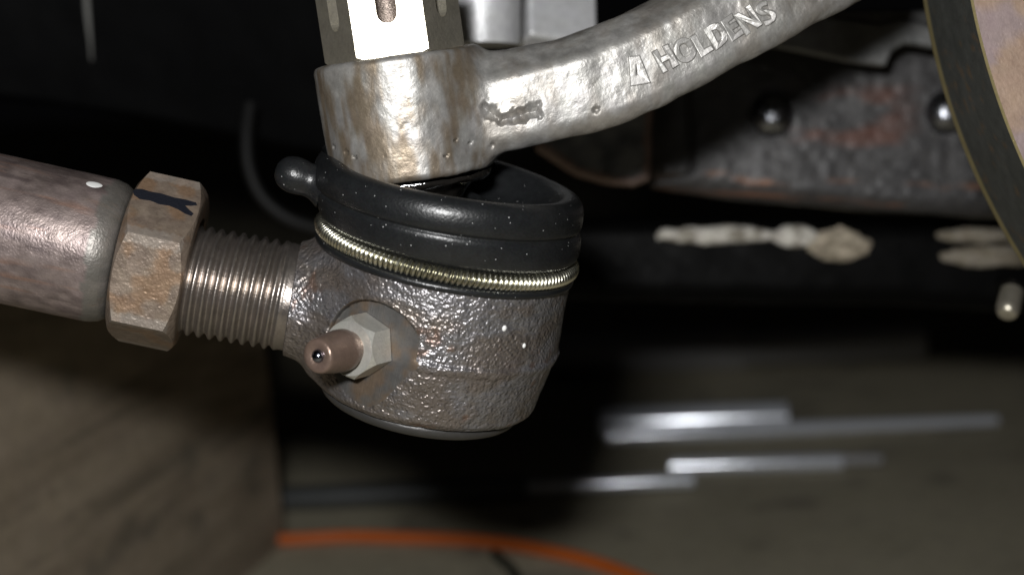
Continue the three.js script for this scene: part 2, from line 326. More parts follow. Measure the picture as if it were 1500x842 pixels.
{ // ball stud leaning in the housing, its tapered neck and threaded end
  const g = revolve([[0, 56], [5.2, 56], [5.6, 55.5], ...Array.from({ length: 44 }, (_, i) => [i % 2 ? 5.2 : 5.65, 55.2 - i * 0.3]), [6.2, 41.5], [7.2, 22.6], [7.0, 20], [6.4, 14], [7.5, 9], [8.5, 4], [8.5, -4], [5, -7], [0, -8.2]], 48).applyMatrix4(inHousing);
  part(tieRodEnd, 'ball_stud', g, mats.studSteel);
  const gr = revolve(smoothProfile([[12.4, 23.2], [12.5, 22.7], [11.6, 22.1], [10.2, 21.9], [8.6, 21.2], [7.4, 19.8], [6.9, 18.2]], 26), 110, { bend: (x, y, z) => { const a = Math.atan2(x, z), k = 1 + 0.05 * (noise3(a * 4, y, 1) - 0.5); return [x * k, y - 0.5 * noise3(x / 1.6, y, z / 1.6), z * k]; } }).applyMatrix4(inHousing);
  part(tieRodEnd, 'grease', gr, mats.grease, 'wet black grease squeezed out under the eye');
}
{ // grease nipple
  const up = nipDir.clone(), right = V(0, 1, 0).cross(up).normalize().negate(), m = new THREE.Matrix4().makeBasis(right, up, right.clone().cross(up)).setPosition(nipBase);
  m.elements[12] /= 1000; m.elements[13] /= 1000; m.elements[14] /= 1000;
  const bodyG = revolve([[0, 30.6], [0.95, 30.55], [1.05, 30.8], [1.75, 31.0], [2.25, 30.95], [2.5, 30.7], [2.62, 30.2], [2.75, 29.2], [3.0, 27.2], [3.15, 25.6], [3.1, 24.4], [2.75, 23.8], [2.6, 22.6]], 48).applyMatrix4(m);
  const nip = part(tieRodEnd, 'grease_nipple', bodyG, mats.copperNipple, 'copper coloured nipple with a steel ball in its tip');
  const hx = new THREE.CylinderGeometry(4.75, 4.75, 4.9, 6, 1).rotateY(0.28).translate(0, 20.75, 0), E = new Evaluator(); E.attributes = ['position', 'normal', 'uv'];
  const cone = new THREE.LatheGeometry([[0, 18.2], [4.8, 18.2], [4.8, 22.1], [4.0, 23.3], [0, 23.3]].map(([r, y]) => new THREE.Vector2(r, y)), 64);
  const hb = E.evaluate(new Brush(hx), new Brush(cone), INTERSECTION).geometry; hb.deleteAttribute('normal');
  part(nip, 'hexagon', mm(toCreasedNormals(uvBox(hb), 0.5)).applyMatrix4(m), mats.zincNipple, 'pale plated hexagon of the nipple');
  const b = new THREE.SphereGeometry(1.02, 24, 16).translate(0, 30.55, 0); part(nip, 'valve_ball', mm(b).applyMatrix4(m), mats.ball);
}

// ------------------------------------------------------------------ dust boot and its retaining spring
const inStud = studFrame.clone().invert().multiply(housingFrame), fromStud = inStud.clone().invert();
{
  const boot = thing('dust_boot', 'black rubber dust boot bulging between the housing and the steering arm', 'dust boot', housingFrame);
  const prof = smoothProfile([[19.6, 9.0], [20.3, 9.2], [20.6, 9.9], [20.4, 10.8], [19.5, 11.3], [18.75, 12.4], [19.3, 13.5], [20.3, 14.2], [20.8, 15.4], [21.0, 16.8], [20.95, 17.5], [20.75, 17.85], [20.55, 18.05], [20.8, 18.25], [21.1, 18.5], [21.35, 19.5], [21.2, 21.0], [20.5, 22.2], [19.3, 22.8], [17.8, 22.5], [16.4, 21.3], [14.2, 19.2], [11.5, 18.0], [9, 17.8], [7.4, 18.4], [6.6, 19.6]], 150);
  const t = V(); prof.forEach((q) => { q[1] = q[1] < 11.4 ? 11.4 - (11.4 - q[1]) * 0.62 + 0.55 : q[1] + 0.55 + 0.9 * sstep(14, 22, q[1]); });
  const bend = (x, y, z) => {                                       // the leaning eye presses the roll down and outwards where it touches
    const a = Math.atan2(x, z), up = sstep(14, 21, y);
    const k = 1 + up * 0.012 * Math.sin(a * 3 + 1) + up * 0.01 * (noise3(a * 2.2 + 9, y / 6, 2) - 0.5) * 2;
    x = x * k - 0.25 - 1.1 * up; z *= k; y += up * 0.35 * Math.sin(a * 2 + 0.6);
    t.set(x / 1000, y / 1000, z / 1000).applyMatrix4(inStud).multiplyScalar(1000);
    const r = Math.hypot(t.x, t.z), out = 13.5 - r, down = t.y - 22.9;
    if (out > 0 && down > 0) { if (out < down * 1.3) { const s = 13.5 / r; t.x *= s; t.z *= s; } else t.y -= down; t.multiplyScalar(0.001).applyMatrix4(fromStud).multiplyScalar(1000); return [t.x, t.y, t.z]; }
    return [x, y, z];
  };
  part(boot, 'rubber_body', revolve(prof, 260, { bend }), mats.rubber);
  const nub = revolve(smoothProfile([[3.6, 0], [2.8, 1.4], [2.6, 2.4], [2.8, 3.8], [2.8, 5.2], [2.2, 6.7], [1.1, 7.5], [0, 7.7]].reverse(), 30), 40).applyMatrix4(frame(V(0, 0, 0), [1, 0, 0], [0, 1, 0]).identity());
  const m = new THREE.Matrix4().makeRotationZ(Math.PI / 2 - 0.16).setPosition(-0.0207, 0.0192, 0.0025);
  part(boot, 'moulded_nub', nub.applyMatrix4(m), mats.rubber, 'round glossy nub sticking out sideways');
  // garter spring
  const sp = thing('retaining_spring', 'yellowish coiled garter spring clamping the foot of the black boot', 'spring', housingFrame);
  const n = 150, R = 19.75, r = 0.92, pts = []; for (let i = 0; i < n * 12; i++) { const a = Math.PI * 2 * i / (n * 12), b = a * n; const q = R + r * Math.cos(b); pts.push(V(q * Math.sin(a) - 0.25, 13.0 + r * Math.sin(b), q * Math.cos(a))); }
  const curve = new THREE.CatmullRomCurve3(pts, true); curve.getPoint = (u, o = V()) => { const a = Math.PI * 2 * u, b = a * n, q = R + r * Math.cos(b); return o.set(q * Math.sin(a) - 0.25, 13.0 + r * Math.sin(b), q * Math.cos(a)); };
  curve.getPointAt = curve.getPoint; curve.getTangentAt = (u, o = V()) => { const e = 1e-6; return o.copy(curve.getPoint(u + e)).sub(curve.getPoint(u - e)).normalize(); };
  const N = n * 12, rad = 7, pos = [], uvs = [], ids = [], c = V(), tg = V(), ax = V(), b1 = V(), b2 = V();
  for (let i = 0; i <= N; i++) {
    const u = i / N, a = Math.PI * 2 * u; curve.getPoint(u, c); curve.getTangentAt(u, tg); ax.set(R * Math.sin(a) - 0.25, 13.0, R * Math.cos(a)); b1.copy(c).sub(ax); b1.addScaledVector(tg, -b1.dot(tg)).normalize(); b2.copy(tg).cross(b1);
    for (let j = 0; j <= rad; j++) { const v = Math.PI * 2 * j / rad, s = 0.40; pos.push(c.x + s * (b1.x * Math.cos(v) + b2.x * Math.sin(v)), c.y + s * (b1.y * Math.cos(v) + b2.y * Math.sin(v)), c.z + s * (b1.z * Math.cos(v) + b2.z * Math.sin(v))); uvs.push(u * 40, j / rad); }
  }
  for (let i = 0; i < N; i++) for (let j = 0; j < rad; j++) { const a = i * (rad + 1) + j, b = a + 1, d = a + rad + 1, e = d + 1; ids.push(a, b, e, a, e, d); }
  const g = new THREE.BufferGeometry(); g.setAttribute('position', new THREE.Float32BufferAttribute(pos, 3)); g.setAttribute('uv', new THREE.Float32BufferAttribute(uvs, 2)); g.setIndex(ids); g.computeVertexNormals();
  part(sp, 'coil', mm(g), mats.spring);
}

// ------------------------------------------------------------------ steering arm with its eye, and raised casting marks
{
  const arm = thing('steering_arm', 'forged steel steering arm with round eye and raised casting letters', 'steering arm', studFrame);
  const pts = [[-10, 27.6, 245], [2.9, 29.9, 245], [13, 32.5, 245], [23, 36.8, 245.5], [33.2, 42.4, 246.5], [43.8, 48.2, 248], [53, 53.4, 251], [60, 58, 254]].map((p) => toLocal(studFrame, ...p));
  const curve = new THREE.CatmullRomCurve3(pts, false, 'centripetal'), N = 36, S = curve.getSpacedPoints(N);
  const near = { u: 0, w: 0, t: 0 };
  const section = (x, y, z) => {
    let best = 1e9, bi = 0, bt = 0;
    for (let i = 0; i < N; i++) { const a = S[i], b = S[i + 1], ex = b.x - a.x, ey = b.y - a.y, ez = b.z - a.z; let t = ((x - a.x) * ex + (y - a.y) * ey + (z - a.z) * ez) / (ex * ex + ey * ey + ez * ez); t = Math.min(1, Math.max(0, t)); const dx = x - a.x - ex * t, dy = y - a.y - ey * t, dz = z - a.z - ez * t, d = dx * dx + dy * dy + dz * dz; if (d < best) { best = d; bi = i; bt = t; } }
    const a = S[bi], b = S[bi + 1], ex = b.x - a.x, ey = b.y - a.y, l = Math.hypot(ex, ey), dx = x - a.x - ex * bt, dy = y - a.y - ey * bt;
    near.u = (-ey * dx + ex * dy) / l; near.w = z - a.z - (b.z - a.z) * bt; near.t = (bi + bt) / N; near.along = (ex * dx + ey * dy) / l; return near;
  };
  const EY = 32.7;
  const f = (x, y, z) => {
    const r = Math.hypot(x, z), yy = y - EY;
    let eye = slab(r - 12.75 - 0.012 * yy, yy, 9.4, 1.0);
    let d = eye;
    if (x > -4) {
      const q = section(x, y, z), h = 7.6, dep = 6.4, rr = 3.0;
      const a = Math.abs(q.u) - h + rr, b = Math.abs(q.w) - dep + rr; let bx = Math.min(Math.max(a, b), 0) + Math.hypot(Math.max(a, 0), Math.max(b, 0)) - rr;
      bx = smax(bx, q.u * 0.8 + q.w * 0.6 - 7.0, 1.0);               // the bevel along the upper front edge
      if (q.t > 0.999) bx = Math.max(bx, q.along);
      d = smin(eye, bx, 3.2);
    }
    if (d > -1.4 && d < 1.4) {
      const onArm = sstep(11.5, 14, x);
      d += onArm * (0.75 * (fbm(x / 6.5, y / 6.5, z / 6.5, 2) - 0.5) + 0.2 * sstep(26, 20, x) * (noise3(x / 1.9 + 5, y / 1.9, z / 1.9) - 0.5)) + 0.3 * (noise3(x / 3.1, y / 9, z / 3.1 + 4) - 0.5) + 0.07 * (noise3(x / 0.8, y / 0.8, z / 0.8) - 0.5);
      if (gouge.length) d += 1.1 * Math.max(0, 0.75 - scar(x, y, z));
      // forging dent beside the eye and a few pits
      for (const [cx, cy, cz, ra, dp] of dents) { const q = Math.hypot(x - cx, (y - cy) * 1.3, z - cz) + (ra > 1 ? 1.6 * (noise3(x * 0.9, y * 0.9, z * 0.9) - 0.5) : 0); if (q < ra) d += dp * sstep(ra, ra * 0.35, q); }
    }
    return d;
  };
  const dents = [], gouge = [];
  const seg = (x, y, a, b) => { const ex = b.x - a.x, ey = b.y - a.y, t = Math.min(1, Math.max(0, ((x - a.x) * ex + (y - a.y) * ey) / (ex * ex + ey * ey))); return Math.hypot(x - a.x - ex * t, y - a.y - ey * t); };
  const scar = (x, y, z) => { if (!gouge.length || z < 2) return 9; let m = 9; for (let i = 0; i < gouge.length - 1; i++) m = Math.min(m, seg(x, y, gouge[i], gouge[i + 1]) - (i ? 0.35 : 0.1)); return m + 1.3 * (fbm(x / 1.3, y / 1.3, 5, 2) - 0.5); };
  const surface = (X, Y) => { const o = toLocal(studFrame, X * 0.92, Y * 0.92, 230), far = toLocal(studFrame, X * 1.04, Y * 1.04, 260), q = V(); for (let k = 0; k <= 300; k++) { q.copy(o).lerp(far, k / 300); if (f(q.x, q.y, q.z) < 0) return q.clone(); } return null; };
  for (const [X, Y, ra, dp] of [[-26.4, 21.4, 0.7, 0.6], [-28.3, 22.2, 0.6, 0.6], [-25.0, 20.6, 0.6, 0.6], [-6.7, 22.8, 0.55, 0.6], [-3.1, 22.6, 0.55, 0.6], [-10.5, 20.8, 0.5, 0.5], [-8.9, 23.3, 0.5, 0.5], [13.4, 28.2, 0.8, 0.5]]) { const s = surface(X, Y); if (s) dents.push([s.x, s.y, s.z, ra, dp]); }
  for (const [X, Y] of [[-4.6, 28.6], [-1.6, 26.4], [1.6, 27.3], [4.0, 28.1]]) { const s = surface(X, Y); if (s) gouge.push(s); }
  const color = (x, y, z) => {
    const a = 0.55 * fbm(x / 5, y / 9, z / 5 + 20, 3) + 0.45 * fbm(x / 1.3, y / 5, z / 1.3 + 2, 3), b = fbm(x / 1.5 + 4, y / 1.5, z / 1.5, 2), onArm = sstep(10, 14, x);
    let c = mix3([0.27, 0.262, 0.25], [0.52, 0.51, 0.49], b);
    c = mix3(c, [0.22, 0.17, 0.115], (0.9 - 0.6 * onArm) * sstep(0.4, 0.6, a));                  // brown film on the forging
    return c;
  };
  const body = part(arm, 'forging', sculpt(f, [-14.5, 22, -14.5], [80, 70, 14.5], 0.42, color), mats.forged);
  // raised characters along the arm
  const font = await new FontLoader().loadAsync('fonts/droid/droid_sans_bold.typeface.json');
  const put = (g, X, Y, rot, s = 1) => {
    const at = surface(X, Y); if (!at) return;
    const e = 0.8, fx = f(at.x + e, at.y, at.z) - f(at.x - e, at.y, at.z), fy = f(at.x, at.y + e, at.z) - f(at.x, at.y - e, at.z), fz = f(at.x, at.y, at.z + e) - f(at.x, at.y, at.z - e);
    const nrm = V(fx * 0.35, fy * 0.35, fz).normalize(), right = V(Math.cos(rot), Math.sin(rot), 0); right.addScaledVector(nrm, -right.dot(nrm)).normalize();
    const m = new THREE.Matrix4().makeBasis(right, nrm.clone().cross(right), nrm).setPosition(at.clone().addScaledVector(nrm, -0.2).multiplyScalar(0.001));
    g.computeBoundingBox(); const bb = g.boundingBox; g.translate(-(bb.min.x + bb.max.x) / 2, -(bb.min.y + bb.max.y) / 2, 0); g.scale(s, s, 1);
    const wob = g.attributes.position; for (let i = 0; i < wob.count; i++) { const x = wob.getX(i), y = wob.getY(i), z = wob.getZ(i), o = X; wob.setXYZ(i, x + 0.3 * (noise3(x * 1.1 + o, y * 1.1, z) - 0.5), y + 0.3 * (noise3(x * 1.1, y * 1.1 + o, z + 5) - 0.5), z + 0.35 * (noise3(x * 0.7 + o, y * 0.7, 3) - 0.5)); }
    const q = uvBox(g); q.computeVertexNormals(); paint(q, (x, y, z) => mix3([0.36, 0.35, 0.33], [0.52, 0.51, 0.49], noise3(x, y, z)));
    part(body, 'letter', toCreasedNormals(mm(q), 1.1).applyMatrix4(m), mats.forged);
  };
  const tri = new THREE.Shape([[0, 0], [2.7, -0.1], [2.0, 3.9], [0.55, 4.0]].map((p) => new THREE.Vector2(...p)));
  tri.holes.push(new THREE.Path([[0.85, 1.1], [1.45, 1.1], [1.3, 3.0], [1.05, 3.0]].map((p) => new THREE.Vector2(...p))));
  put(new THREE.ExtrudeGeometry(tri, { depth: 0.7, bevelEnabled: true, bevelThickness: 0.3, bevelSize: 0.22, bevelSegments: 2 }), 19.9, 34.5, 0.1);
  const word = [...'HOLDENS'], at = [[24.3, 36.3], [27.4, 37.6], [30.1, 38.7], [32.6, 40.1], [34.9, 41.2], [37.4, 42.4], [40.3, 43.6]];
  word.forEach((ch, i) => put(new TextGeometry(ch, { font, size: 3.4, depth: 0.3, curveSegments: 5, bevelEnabled: true, bevelThickness: 0.42, bevelSize: 0.2, bevelSegments: 3 }), at[i][0], at[i][1], 0.36 + i * 0.02, 1));
}

// ------------------------------------------------------------------ castle nut on the stud
{
  const nut = thing('castle_nut', 'bright castellated hexagon nut tightened on top of the arm eye', 'nut', studFrame);
  const E = new Evaluator(); E.attributes = ['position', 'normal', 'uv'];
  const base = 42.15, H = 13, s = 10.9;
  let b = new Brush(new THREE.CylinderGeometry(s, s, H, 6, 1).rotateY(Math.PI / 6 + 0.02).translate(0, base + H / 2, 0));
  const env = new THREE.LatheGeometry([[0, base], [s - 0.5, base], [s + 0.1, base + 0.5], [s + 0.1, base + H - 0.8], [s - 1, base + H], [0, base + H]].map(([r, y]) => new THREE.Vector2(r, y)), 72);
  b = E.evaluate(b, new Brush(env), INTERSECTION);
  b = E.evaluate(b, new Brush(new THREE.CylinderGeometry(5.9, 5.9, 40, 40).translate(0, base, 0)), SUBTRACTION);
  for (let k = 0; k < 3; k++) {
    const slot = mergeGeometries([new THREE.BoxGeometry(3.1, 20, 40).translate(0, base + 6.3 + 10, 0)]);
    b = E.evaluate(b, new Brush(slot.rotateY(k * Math.PI / 3 + 0.02)), SUBTRACTION);
    b = E.evaluate(b, new Brush(new THREE.CylinderGeometry(1.53, 1.53, 40, 20).rotateX(Math.PI / 2).translate(0, base + 6.35, 0).rotateY(k * Math.PI / 3 + 0.02)), SUBTRACTION);
  }
  const g = b.geometry; g.deleteAttribute('normal');
  part(nut, 'nut_body', mm(toCreasedNormals(uvBox(g), 0.5)), mats.plated);
}

// ------------------------------------------------------------------ tie rod and its lock nut
{
  const rod = thing('tie_rod', 'brown rusted steel tie rod tube screwed against the hexagon lock nut', 'tie rod', rodFrame);
  const prof = [[0, 49.6], [9.2, 49.6], [10.2, 50.1], [10.9, 51.2], [11.25, 52.6]]; for (let y = 53.2; y <= 150; y += 0.6) prof.push([11.3 + 0.0 * y, y]); prof.push([0, 150.2]);
  const g = revolve(prof, 220, {
    bend: (x, y, z) => { const k = 1 + 0.006 * (fbm(x / 6, y / 12, z / 6, 2) - 0.5) + 0.006 * (noise3(x / 1.4, y / 2, z / 1.4) - 0.5); return [x * k, y, z * k]; },
    colorAt: (x, y, z) => {
      const a = fbm(x / 2.2, y / 16, z / 2.2, 3), b = fbm(x / 1.2, y / 1.8, z / 1.2 + 7, 3), o = fbm(x / 0.9 + 30, y / 9, z / 0.9, 3);
      let c = mix3([0.13, 0.1, 0.095], [0.36, 0.29, 0.27], sstep(0.2, 0.8, 0.45 * a + 0.55 * b));
      c = mix3(c, [0.34, 0.19, 0.13], 0.6 * sstep(0.62, 0.8, o));
      c = mix3(c, [0.1, 0.075, 0.075], 0.6 * sstep(0.6, 0.72, fbm(x / 1.0 + 3, y / 5 + 3, z / 1.0, 3)));
      const rim = y + 2.2 * (fbm(x / 3, 1, z / 3, 2) - 0.5); if (rim < 53.2) c = mix3(c, [0.17, 0.175, 0.155], 0.65);
      return c;
    } });
  part(rod, 'tube', g, mats.tube);
  for (const [ang, y, s] of [[0.55, 55.2, 0.85], [0.9, 68.5, 0.4], [0.75, 70.5, 0.32]]) {
    const d = new THREE.SphereGeometry(s, 14, 10); d.scale(1, 1.5, 0.12); const q = part(rod, 'paint_fleck', mm(d), mats.whitePaint);
    const dir = dirLocal(rodFrame, 0.1, Math.cos(ang), Math.sin(ang)); dir.y = 0; dir.normalize(); q.position.copy(dir).multiplyScalar(0.01125).setY(y / 1000); q.quaternion.setFromUnitVectors(V(0, 0, 1), dir);
  }
  // lock nut
  const nut = thing('lock_nut', 'brown rusted hexagon lock nut with a dark paint stripe on the tie rod thread', 'nut', rodFrame);
  const E = new Evaluator(); E.attributes = ['position', 'normal', 'uv'];
  const s = 13.9, y0 = 38.7, y1 = 49.4, mid = (y0 + y1) / 2;
  const towards = dirLocal(rodFrame, 0, 1, 0), toLens = dirLocal(rodFrame, 0, 0, 1);
  // one corner stands 15 degrees from straight up, towards the lens
  const c = V(towards.x, 0, towards.z).normalize().multiplyScalar(Math.cos(0.26)).addScaledVector(V(toLens.x, 0, toLens.z).normalize(), Math.sin(0.26)), cornerAng = Math.atan2(c.x, c.z);
  let b = new Brush(new THREE.CylinderGeometry(s, s, y1 - y0, 6, 1).rotateY(cornerAng).translate(0, mid, 0));
  const env = new THREE.LatheGeometry([[0, y0], [11.4, y0], [12.0, y0 + 0.2], [14.1, y0 + 1.6], [14.1, y1 - 1.7], [11.8, y1 - 0.2], [11.2, y1], [0, y1]].map(([r, y]) => new THREE.Vector2(r, y)), 90);
  b = E.evaluate(b, new Brush(env), INTERSECTION);
  b = E.evaluate(b, new Brush(new THREE.CylinderGeometry(8.3, 8.3, 40, 48).translate(0, mid, 0)), SUBTRACTION);
  const ng = b.geometry; ng.deleteAttribute('normal'); let h = toCreasedNormals(uvBox(ng), 0.35);
  // more vertices for the mottled colour: split each face a few times
  const split = (geo) => { const p = geo.attributes.position, u = geo.attributes.uv, n = geo.attributes.normal, P = [], U = [], Nn = [];
    const get = (A, i, w) => Array.from({ length: w }, (_, k) => A.array[i * w + k]), mid2 = (a, b2) => a.map((v, k) => (v + b2[k]) / 2);
    const rec = (A, B, C, d) => { const e = (p1, p2) => Math.hypot(p1[0][0] - p2[0][0], p1[0][1] - p2[0][1], p1[0][2] - p2[0][2]); const l = [e(A, B), e(B, C), e(C, A)], m = Math.max(...l); if (m < 0.8 || d > 12) { for (const q of [A, B, C]) { P.push(...q[0]); Nn.push(...q[1]); U.push(...q[2]); } return; } const M = (x, y) => [mid2(x[0], y[0]), mid2(x[1], y[1]), mid2(x[2], y[2])]; if (m === l[0]) { const q = M(A, B); rec(A, q, C, d + 1); rec(q, B, C, d + 1); } else if (m === l[1]) { const q = M(B, C); rec(A, B, q, d + 1); rec(A, q, C, d + 1); } else { const q = M(C, A); rec(A, B, q, d + 1); rec(q, B, C, d + 1); } };
    for (let i = 0; i < p.count; i += 3) rec(...[0, 1, 2].map((k) => [get(p, i + k, 3), get(n, i + k, 3), get(u, i + k, 2)]), 0);
    const o = new THREE.BufferGeometry(); o.setAttribute('position', new THREE.Float32BufferAttribute(P, 3)); o.setAttribute('normal', new THREE.Float32BufferAttribute(Nn, 3)); o.setAttribute('uv', new THREE.Float32BufferAttribute(U, 2)); return o; };
  h = split(h);
  paint(h, (x, y, z) => { const a = fbm(x / 3, y / 3, z / 3, 3), q = fbm(x / 0.9, y / 0.9, z / 0.9 + 3, 2); let k = mix3([0.16, 0.12, 0.095], [0.34, 0.27, 0.21], q); k = mix3(k, [0.3, 0.18, 0.1], 0.6 * sstep(0.5, 0.65, a)); const ed = Math.hypot(x, z) > 13.2 ? 1 : 0; return mix3(k, [0.4, 0.36, 0.32], ed * 0.5); });
  part(nut, 'nut_body', mm(h), mats.nutRust);
  // smear of dark marking paint across one flat
  const fa = cornerAng + Math.PI / 6, lens2 = V(toLens.x, 0, toLens.z).normalize(); let best = null;
  for (let k = 0; k < 6; k++) { const a = fa + k * Math.PI / 3, d = V(Math.sin(a), 0, Math.cos(a)); const up = d.dot(V(towards.x, 0, towards.z).normalize()), fr = d.dot(lens2); if (up > 0.4 && fr > 0.2) best = d; }
  if (best) {
    const side = V(0, 1, 0).cross(best).normalize(), sh = new THREE.Shape([[-4.9, 1.5], [-4.0, 1.75], [-2.6, 1.6], [-1, 1.7], [1, 1.45], [2.6, 1.55], [4.3, 1.4], [4.6, 0.9], [3.7, 0.45], [2.9, 0.25], [3.6, -0.4], [4.5, -1.1], [4.3, -1.7], [3.3, -1.5], [2.1, -0.9], [0.7, -0.55], [-0.8, -0.7], [-2.2, -0.35], [-3.8, -0.5], [-4.8, 0.1], [-5.15, 0.8]].map((p) => new THREE.Vector2(...p)));
    const mk = new THREE.ExtrudeGeometry(sh, { depth: 0.05, bevelEnabled: false }), along = V(0, -1, 0), up2 = best.clone().cross(along);
    const m = new THREE.Matrix4().makeBasis(along, up2, best).setPosition(best.clone().multiplyScalar(0.01204 + 0.00001).setY(mid / 1000).addScaledVector(up2, 0.0009));
    part(nut, 'paint_stripe', mm(uvBox(mk)).applyMatrix4(m), mats.marker, 'dark blue black stripe of marking paint');
  }
}

// ------------------------------------------------------------------ brake disc at the right
{
  const disc = thing('brake_disc', 'large brake disc with rusty tan face and dark edge', 'brake disc', frame(spot(181.8, 65.4, 253), [1, 0, 0], [0, 0, 1]));
  const R = 113.7, T = 12.8;
  const edge = revolve([[R - 3, -T], [R - 0.35, -T], [R, -T + 0.35], ...Array.from({ length: 30 }, (_, i) => [R, -T + 0.6 + i * (2 * T - 1.2) / 29]), [R, T - 0.4], [R - 0.3, T - 0.05]], 900, {
    colorAt: (x, y, z) => { const e = y > T - 0.55 || y < -T + 2.6 + 0.5 * (noise3(x, y, z) - 0.5); const q = fbm(x / 2, y / 2, z / 2, 3), c = mix3([0.05, 0.054, 0.05], [0.095, 0.098, 0.09], q); return e ? mix3(c, [0.34, 0.28, 0.13], 0.85) : mix3(c, [0.16, 0.1, 0.05], 0.6 * sstep(0.68, 0.76, fbm(x / 1.4, y / 1.4, z / 1.4 + 5, 2))); } });
  part(disc, 'edge', edge, mats.discEdge, 'dark edge with thin yellowish corners');
  const face = revolve([...Array.from({ length: 60 }, (_, i) => [R - 0.3 - i * 0.9, T - 0.02]), [50, T], [48, -T], [R - 3, -T]], 700, { colorAt: (x, y, z) => { const a = fbm(x / 5, y, z / 5, 3), b = fbm(x / 1.1, y, z / 1.1, 3); let c = mix3([0.3, 0.2, 0.145], [0.44, 0.32, 0.24], b); return mix3(c, [0.3, 0.24, 0.26], 0.7 * sstep(0.45, 0.62, a)); } });
  const N = face.attributes.normal, P = face.attributes.position; for (let i = 0; i < P.count; i++) if (P.getY(i) > 0.0127 && Math.hypot(P.getX(i), P.getZ(i)) > 0.055) N.setXYZ(i, 0, 1, 0);
  part(disc, 'friction_face', face, mats.rustDisc, 'rusty tan face');
}

// ------------------------------------------------------------------ riveted crossmember behind the arm
{
  const beam = thing('crossmember', 'dark riveted steel crossmember with rust streaks behind the steering arm', 'crossmember', frame(spot(66.1, 32.5, 339), [1, 0, 0], [0, 1, 0]));
  const out = poly2([[-35.7, 20.6], [-1.5, 26.4], [50, 23.5], [50, -17.9], [35.3, -17], [14.7, -15.9], [-14.7, -13.5], [-36, -10.6]]);
  const patch = poly2([[-37, 12], [-28.4, 12], [-27.0, -6.4], [-28.0, -8.2], [-30, -9.0], [-37, -9.3]]);
  const f = (x, y, z) => {
    let d = slab(out(x, y), z + 7, 7, 4.2);
    const q = patch(x, y); d += 0.0; if (z > -6) d += 0.7 * sstep(0.9, 0.1, Math.abs(q));
    if (Math.abs(d) < 1.5) d += 0.5 * (fbm(x / 9, y / 9, z / 9, 2) - 0.5) + 0.25 * (noise3(x / 2, y / 2, z / 2) - 0.5);
    return d;
  };
  const color = (x, y, z) => {
    const b = fbm(x / 2, y / 2, z / 2, 3), a = fbm(x / 9, y / 9, 2, 3); let c = mix3([0.018, 0.018, 0.02], [0.085, 0.082, 0.082], 0.5 * a + 0.5 * b);
    const st = fbm((x + y * 0.6) / 11, (y - x * 0.12) / 2.6, 4, 3);
    const area = sstep(-9, 0, x) * sstep(24, 14, x) * sstep(-5, 0, y) * sstep(13, 8, y);
    c = mix3(c, [0.13, 0.052, 0.034], 0.8 * area * sstep(0.46, 0.7, st));
    const line = Math.abs(y + 9.6 + x * 0.035 + 1.6 * (noise3(x / 7, 1, 1) - 0.5)); c = mix3(c, [0.34, 0.13, 0.045], 0.6 * sstep(1.1, 0.2, line) * sstep(0.4, 0.8, fbm(x / 7, y / 1.5, 7, 3)));
    const low = Math.abs(y + 13.4 + x * 0.06); return mix3(c, [0.3, 0.11, 0.04], 0.5 * sstep(1.0, 0.2, low) * sstep(0.45, 0.8, fbm(x / 8 + 9, y / 1.5, 1, 3)));
  };
  part(beam, 'web_plate', sculpt(f, [-39, -21, -16], [54, 29, 3], 0.62, color), mats.beam);
  for (const [x, y] of [[-10, 4.4], [27.6, 5.1]]) {
    const g = revolve(smoothProfile([[0, 3.9], [2, 3.55], [3.7, 2.4], [4.6, 0.8], [4.9, -0.6]], 24), 48, { bend: (a, b, c) => { const k = 1 + 0.05 * (noise3(a / 2, b / 2, c / 2) - 0.5); return [a * k, b * k, c * k]; } }).rotateX(Math.PI / 2).translate(x / 1000, y / 1000, 0);
    part(beam, 'rivet', g, mats.rivet, 'shiny dark domed rivet head');
  }
  const fl = poly2([[-30, 8], [-30, 1.3], [-15.2, -1.5], [-8.3, -3], [-0.3, -3.9], [1, -0.7], [3.5, 0.6], [6.2, 0.4], [16, -1.4], [16, 2.6], [5.5, 5.3], [2.1, 6], [-1.4, 4.9], [-10, 6]]);
  const g = sculpt((x, y, z) => { let d = slab(fl(x, y), z, 1.6, 0.9); if (Math.abs(d) < 1) d += 0.3 * (fbm(x / 4, y / 4, z / 4, 2) - 0.5); d = Math.min(d, 99); const bend = Math.max(0, y - 2); return d + 0 * bend; }, [-32, -6, -3], [18, 10, 3], 0.4, (x, y, z) => mix3([0.1, 0.105, 0.105], [0.2, 0.2, 0.195], fbm(x / 2, y / 2, z / 2, 3)));
  const m = part(beam, 'upper_flange', g, mats.beam, 'paler bent flange edge above the rivets'); m.position.copy(V(76.2 - 66.1, 48.7 - 32.5, 19).multiplyScalar(0.001));
  const web = part(beam, 'flange_return', mm(uvBox(new RoundedBoxGeometry(46, 3, 22, 2, 0.8))), mats.beam); paint(web.geometry, () => [0.1, 0.1, 0.1]); web.position.copy(V(3.1, 22.3, 9).multiplyScalar(0.001));
}
